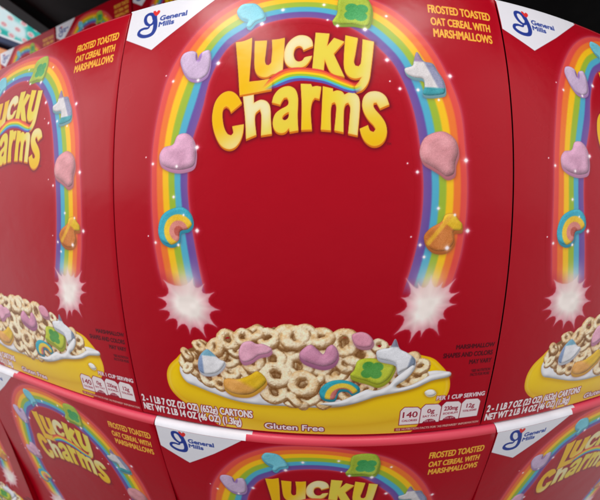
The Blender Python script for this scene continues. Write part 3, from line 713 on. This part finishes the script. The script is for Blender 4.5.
DEPTH = 0.20
def carton_mesh(cx, cy, proud, rt, flat):
    """The carton's card: bowed front, rounded edges (RT at the top), sides, back. Local to its base."""
    w2, h2 = BW / 2, BH / 2; r = .0007
    def surf(x, y): return (0 * x if flat else bow(x, y)) - proud
    nx, ny = 60, 72
    xs = np.linspace(-w2 + r, w2 - r, nx); ys = np.linspace(-h2 + r, h2 - rt, ny)
    X, Y = np.meshgrid(xs, ys)
    co = [world((X + cx).ravel(), (Y + cy).ravel(), surf(X + cx, Y + cy).ravel())]
    idx = np.arange(nx * ny).reshape(ny, nx)
    f = [np.stack([idx[:-1, :-1], idx[:-1, 1:], idx[1:, 1:], idx[1:, :-1]], -1).reshape(-1, 4)]
    ring = np.r_[idx[0, :], idx[1:, -1], idx[-1, -2::-1], idx[-2:0, 0]]
    P = np.stack([X.ravel(), Y.ravel()], -1)[ring]
    base = surf(P[:, 0] + cx, P[:, 1] + cy)
    ox = np.where(P[:, 0] <= xs[0] + 1e-9, -1, np.where(P[:, 0] >= xs[-1] - 1e-9, 1, 0))
    oy = np.where(P[:, 1] <= ys[0] + 1e-9, -1, np.where(P[:, 1] >= ys[-1] - 1e-9, 1, 0))
    ry = np.where(oy > 0, rt, r)
    last = ring; n = nx * ny; lip = []
    steps = [(math.sin(a), 1 - math.cos(a)) for a in np.radians([18, 36, 54, 72, 90])]
    zs = [None] * len(steps) + [.5, 1.]
    for s in range(len(steps) + 2):
        if s < len(steps):
            k, b = steps[s]
            x, y = P[:, 0] + ox * r * k, P[:, 1] + oy * ry * k
            z = base + b * np.where(oy > 0, rt, r)
        else:
            x, y = P[:, 0] + ox * r, P[:, 1] + oy * ry
            back = DEPTH + float(base.max())
            z0 = base + np.where(oy > 0, rt, r); z = z0 + (back - z0) * zs[s]
        co.append(world(x + cx, y + cy, z)); cur = n + np.arange(len(ring)); n += len(ring)
        q = np.stack([last, np.roll(last, -1), np.roll(cur, -1), cur], -1)[:, ::-1]
        edge = (oy > 0) & (np.roll(oy, -1) > 0) if s < len(steps) else np.zeros(len(ring), bool)
        f.append(q[~edge]); lip.append(q[edge]); last = cur
    co.append(world(np.array([cx]), np.array([cy]), np.array([back])))
    f.append(np.stack([np.roll(last, -2), np.roll(last, -1), last, np.full(len(last), n)], -1)[::2])
    return np.concatenate(co), np.concatenate(f), np.concatenate(lip)

CELLS = {}
def cells(step):
    if step in CELLS: return CELLS[step]
    own = OWN[::step, ::step]; lin = LIN[::step, ::step]
    ny, nx = own.shape
    q = np.stack([own[:-1, :-1], own[:-1, 1:], own[1:, 1:], own[1:, :-1]], -1)
    cell = q.max(-1)
    idx = np.arange(nx * ny).reshape(ny, nx)
    quad = np.stack([idx[:-1, :-1], idx[:-1, 1:], idx[1:, 1:], idx[1:, :-1]], -1)
    X, Y = np.meshgrid(UU[::step] / 1000, VV[::step] / 1000)
    out = []
    for k in range(1, len(OWNERS)):
        sel = quad[cell == k]
        if not len(sel): continue
        used, inv = np.unique(sel, return_inverse=True)
        out.append((OWNERS[k], X.ravel()[used], Y.ravel()[used], lin.reshape(-1, 3)[used], inv.reshape(-1, 4)))
    out.sort(key=lambda q: '/' in q[0]); CELLS[step] = out
    return out

def cereal_box(label, cx, cy, proud=0., rt=.0022, step=1, flat=False, base=None, turn=None, group='big red cereal cartons stacked on the display', keep=None):
    """One carton: an Empty at its base, the card, and each printed feature of its front."""
    foot = np.array([cx, (0 if flat else float(bow(cx, cy))) + .05 - proud, cy - BH / 2])
    t = thing('cereal_box', label, 'cereal box', tuple(foot), group)
    co, f4, lip = carton_mesh(cx, cy, proud, rt, flat)
    co = co - foot
    me = mesh_object('carton', co, f4, REDM, t)
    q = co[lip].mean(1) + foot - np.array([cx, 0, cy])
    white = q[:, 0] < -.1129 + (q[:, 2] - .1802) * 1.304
    for sel, name, mat in ((~white, 'top_edge', LIT_EDGE), (white, 'corner_fold', PAPER)):
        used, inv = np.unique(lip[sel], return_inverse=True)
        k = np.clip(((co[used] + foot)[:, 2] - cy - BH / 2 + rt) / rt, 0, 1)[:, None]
        lit_red = np.array([.74, .045, .095]) if rt > .004 else RED_LIN * 1.1  # paler red painted in for the overhead light on the lip
        mesh_object(name, co[used], inv.reshape(-1, 4), mat, t, True, RED_LIN * (1 - k) + lit_red * k)
    made = {}
    for path, x, y, ink, quads in cells(step):
        quads = quads[(y[quads] < BH / 2 - rt).all(1)]
        if not len(quads): continue
        used, inv = np.unique(quads, return_inverse=True); x, y, ink, quads = x[used], y[used], ink[used], inv.reshape(-1, 4)
        d = (0 * x if flat else bow(x + cx, y + cy)) - proud - .00003
        pos = world(x + cx, y + cy, d) - foot
        parent = t
        key = path.split('#')[0]
        if '/' in path: parent = made[path.split('/')[0]]
        made[path] = mesh_object(key.split('/')[-1], pos, quads, PRINT, parent, True, ink)
    if turn is not None:
        t.location = base; t.rotation_euler = turn
    return t

PX = BW + GAP
LOWY, LOWX = -(BH + .00186), .01764
boxes = [
    ('whole red cereal carton in the middle, all of its front in view', 0, 0, 0, .0022, 1),
    ('red cereal carton cut by the left edge of the photo, upper of the two rows', -PX, -.0012, 0, .0022, 1),
    ('red cereal carton cut by the right edge of the photo, upper of the two rows', PX, -.0005, 0, .0022, 1),
    ('red cereal carton directly under the whole middle one, its title cut off at the bottom', LOWX, LOWY, .0069, .0065, 1),
    ('red cereal carton in the lower row under the left one, its title steeply slanted', LOWX - PX, LOWY, .0069, .0065, 1),
    ('red cereal carton in the bottom right corner of the photo, lower row', LOWX + PX, LOWY, .0069, .0065, 1),
    ('red cereal carton in the bottom left corner of the photo, only a sliver showing', LOWX - 2 * PX, LOWY, .0069, .008, 2),
]
for lab, x, y, pr, rt, st in boxes:
    cereal_box(lab, x, y, pr, rt, st)

# ------------------------------------------------------------------ camera
cam = bpy.data.cameras.new('camera'); co = bpy.data.objects.new('camera', cam); COL.objects.link(co)
def rx(a): return np.array([[1, 0, 0], [0, math.cos(a), -math.sin(a)], [0, math.sin(a), math.cos(a)]])
def ry(a): return np.array([[math.cos(a), 0, math.sin(a)], [0, 1, 0], [-math.sin(a), 0, math.cos(a)]])
def rz(a): return np.array([[math.cos(a), -math.sin(a), 0], [math.sin(a), math.cos(a), 0], [0, 0, 1]])
R = ry(.070016) @ rx(-.0756616) @ rz(.000828)
TO_WORLD = np.array([[1, 0, 0], [0, 0, -1], [0, 1, 0]])
Mw = np.eye(4); Mw[:3, :3] = TO_WORLD @ R
EYE = TO_WORLD @ np.array([.0152731, -.0083892, .2453969]); Mw[:3, 3] = EYE
co.matrix_world = Matrix(Mw.tolist())
cam.sensor_width = 36; cam.sensor_fit = 'HORIZONTAL'; cam.angle = math.radians(90)
cam.clip_start = .01; cam.clip_end = 60
cam.dof.use_dof = True; cam.dof.focus_distance = .255; cam.dof.aperture_fstop = 7
scene.camera = co

# ------------------------------------------------------------------ the dark racking and stock behind
def box_part(name, lo, hi, mat, parent=None, bevel=.004):
    bm = bmesh.new(); bmesh.ops.create_cube(bm, size=1)
    for v in bm.verts: v.co = Vector([(a + b) / 2 + c * (b - a) for a, b, c in zip(lo, hi, v.co)])
    bmesh.ops.bevel(bm, geom=bm.edges[:], offset=bevel, segments=2, affect='EDGES')
    me = bpy.data.meshes.new(name); bm.to_mesh(me); bm.free(); me.materials.append(mat)
    o = bpy.data.objects.new(name, me); COL.objects.link(o)
    if parent is not None: o.parent = parent
    return o

STEEL = plain('dark_steel', (.022, .020, .019), .55, 0, .3)
BLACK = plain('black_paint', (.006, .006, .006), .5, 0, .2)
NAVY = plain('navy_board', (.010, .022, .075), .45)
ORANGE = plain('orange_card', (.75, .22, .10), .45)
BOARD = plain('grey_board', (.35, .33, .31), .7)

rack = thing('storage_rack', 'dark steel warehouse rack sheltering the shaded cartons behind the display', 'rack', (.4, .7, .2))
def rack_part(name, lo, hi, mat):
    o = box_part(name, lo, hi, mat); o.parent = rack; o.matrix_parent_inverse = Matrix.Translation(-Vector(rack.location)); return o
rack_part('deck', (-1.055, .02, .800), (2.0, 1.40, .825), STEEL)
rack_part('beam', (-1.125, .02, .770), (-1.058, 1.38, .828), BLACK)
rack_part('deck', (-1.42, .56, .185), (2.0, 1.38, .2105), STEEL)
rack_part('beam', (-1.055, -.03, .62), (2.0, .017, .828), BLACK)  # unseen fascia, added to keep light off the cartons behind
rack_part('back_sheet', (-1.44, 1.405, -.2), (2.0, 1.425, .83), BLACK)
rack_part('upright', (1.70, 1.30, -.2), (1.78, 1.38, .768), BLACK)
rack_part('upright', (-1.42, 1.30, -.2), (-1.35, 1.38, .183), BLACK)

# a second row of the same cartons, set back on the rack and turned a little
ang = math.radians(-20.8); along = np.array([math.cos(ang), math.sin(ang), 0])
corner = np.array([EYE[0] - .857, EYE[1] + .96, .2115])
for k, lab in ((0, 'shaded red cereal carton behind the left one, dim rainbow and grey brand corner showing'),
               (-1, 'shaded red cereal carton on the rack cut by the left edge, only its top showing'),
               (1, 'shaded red cereal carton on the rack behind the middle one, at the top edge')):
    m = corner + along * (BW / 2 + k * (BW + .006))
    t = cereal_box(lab, 0, 0, 0, .0022, 2, True, (m[0] + .05 * math.sin(-ang), m[1] + .05 * math.cos(ang), m[2]), (0, 0, ang), 'shaded cereal cartons on the rack behind')

# stock on a shelf farther back, top left
def turned(name, label, cat, base, rot):
    t = thing(name, label, cat, base); t.rotation_euler = (0, 0, rot); return t
pa = math.radians(59)
front_r = np.array([EYE[0] - 1.552, EYE[1] + 1.75])
ax = np.array([math.cos(pa), math.sin(pa)]); nrm = np.array([math.sin(pa), -math.cos(pa)])       # along the front, out of the front
def shelf_base(z, back=.11, half=.25):
    c = front_r - ax * half - nrm * back; return (c[0], c[1], z)
sh = turned('display_shelf', 'navy shelf board under the turquoise pack at the far left', 'shelf', shelf_base(.66), pa)
box_part('shelf_board', (-.32, -.13, .285), (.27, .14, .320), NAVY, sh)
box_part('shelf_board', (-.32, -.13, .0), (.27, .14, .035), NAVY, sh)
box_part('upright', (-.31, .142, .0), (-.27, .165, .62), NAVY, sh); box_part('upright', (.22, .142, .0), (.26, .165, .62), NAVY, sh)

def pack(label, z, h, base_mat, art):
    t = turned('snack_pack', label, 'snack pack', shelf_base(z), pa)
    box_part('carton', (-.25, -.108, 0), (.25, .11, h), base_mat, t, .006)
    nx, nz = 200, int(200 * h / .5)
    X, Zz = np.meshgrid(np.linspace(-.243, .243, nx), np.linspace(.007, h - .007, nz))
    ink = art(X, Zz, h); lin = np.where(ink <= .04045, ink / 12.92, ((ink + .055) / 1.055) ** 2.4)
    idx = np.arange(nx * nz).reshape(nz, nx)
    mesh_object('printed_front', np.stack([X.ravel(), np.full(X.size, -.1086), Zz.ravel()], -1),
                np.stack([idx[:-1, :-1], idx[:-1, 1:], idx[1:, 1:], idx[1:, :-1]], -1).reshape(-1, 4), PRINT, t, False, lin.reshape(-1, 3))
    return t
def dots_art(X, Z, h):
    n = blur(cloud(X.shape, 26, 3), 4); n = np.clip((n - .47) / .25, 0, 1)[..., None]
    col = c8(46, 178, 166) * (1 - n) + c8(214, 236, 238) * n
    e = np.clip((np.maximum(np.abs(X) - .222, np.abs(Z - h / 2) - h / 2 + .022)) / .006, 0, 1)[..., None]
    col = col * (1 - e) + c8(236, 238, 240) * e
    for r in range(5):
        for q in range(10):
            x, z = -.225 + q * .054 + (.027 if r % 2 else 0), .032 + r * .044
            d = np.hypot(X - x, Z - z)
            a = np.clip((.016 - d) / .003, 0, 1)[..., None]; col = col * (1 - a) + c8(228, 226, 222) * a
            a = np.clip((.0105 - d) / .003, 0, 1)[..., None] * np.clip((d - .003) / .003, .4, 1)[..., None]; col = col * (1 - a) + c8(216, 120, 132) * a
    return col
def plain_art(X, Z, h):
    k = np.clip(Z / h, 0, 1)[..., None]; return c8(232, 150, 96) * (1 - k) + c8(236, 168, 120) * k
pack('turquoise and white snack pack with pink ring pattern at the top left corner', .981, .235, BOARD, dots_art)
pack('orange snack pack peeping out under the navy shelf at the far left edge', .696, .235, ORANGE, plain_art)

# ------------------------------------------------------------------ light
wd = bpy.data.worlds.new('World'); scene.world = wd; wd.use_nodes = True
wn, wl = wd.node_tree.nodes, wd.node_tree.links
bg = wn['Background']; bg.inputs['Strength'].default_value = .80
tc = wn.new('ShaderNodeTexCoord'); sx = wn.new('ShaderNodeSeparateXYZ'); wl.new(tc.outputs['Generated'], sx.inputs['Vector'])
ramp = wn.new('ShaderNodeValToRGB'); wl.new(sx.outputs['Z'], ramp.inputs['Fac'])       # the hall: dark floor, paler walls and ceiling
mr = wn.new('ShaderNodeMapRange'); mr.inputs['From Min'].default_value = -1; mr.inputs['From Max'].default_value = 1
wl.new(sx.outputs['Z'], mr.inputs['Value']); wl.new(mr.outputs['Result'], ramp.inputs['Fac'])
e = ramp.color_ramp.elements
e[0].position = .10; e[0].color = (.16, .16, .165, 1); e[1].position = .40; e[1].color = (.95, .95, 1, 1)
wl.new(ramp.outputs['Color'], bg.inputs['Color'])

def lamp(name, loc, aim, size, power, col):
    l = bpy.data.lights.new(name, 'AREA'); l.shape = 'RECTANGLE'; l.size, l.size_y = size; l.energy = power; l.color = col
    o = bpy.data.objects.new(name, l); COL.objects.link(o); o.location = loc
    o.rotation_euler = (Vector(aim) - Vector(loc)).to_track_quat('-Z', 'Y').to_euler()
    return o
lamp('ceiling_lamp', (-.75, -.34, 1.8), (-.2, 0, 0), (1.4, .36), 26, (1, .96, .95))
lamp('ceiling_lamp', (.9, -.36, 1.9), (.2, 0, 0), (1.4, .36), 17, (1, .96, .94))
lamp('side_fill', (-2.4, -.95, 1.3), (-.1, 0, -.15), (2.0, 2.0), 22, (1, .97, .97))  # fill light added from the left to brighten the cartons evenly
lamp('side_fill', (2.5, -1.4, 1.2), (.1, 0, -.2), (2.2, 2.2), 8, (1, .97, .95))  # weaker added fill from the right

vs = scene.view_settings; vs.view_transform = 'Standard'; vs.look = 'None'; vs.exposure = 0; vs.gamma = 1
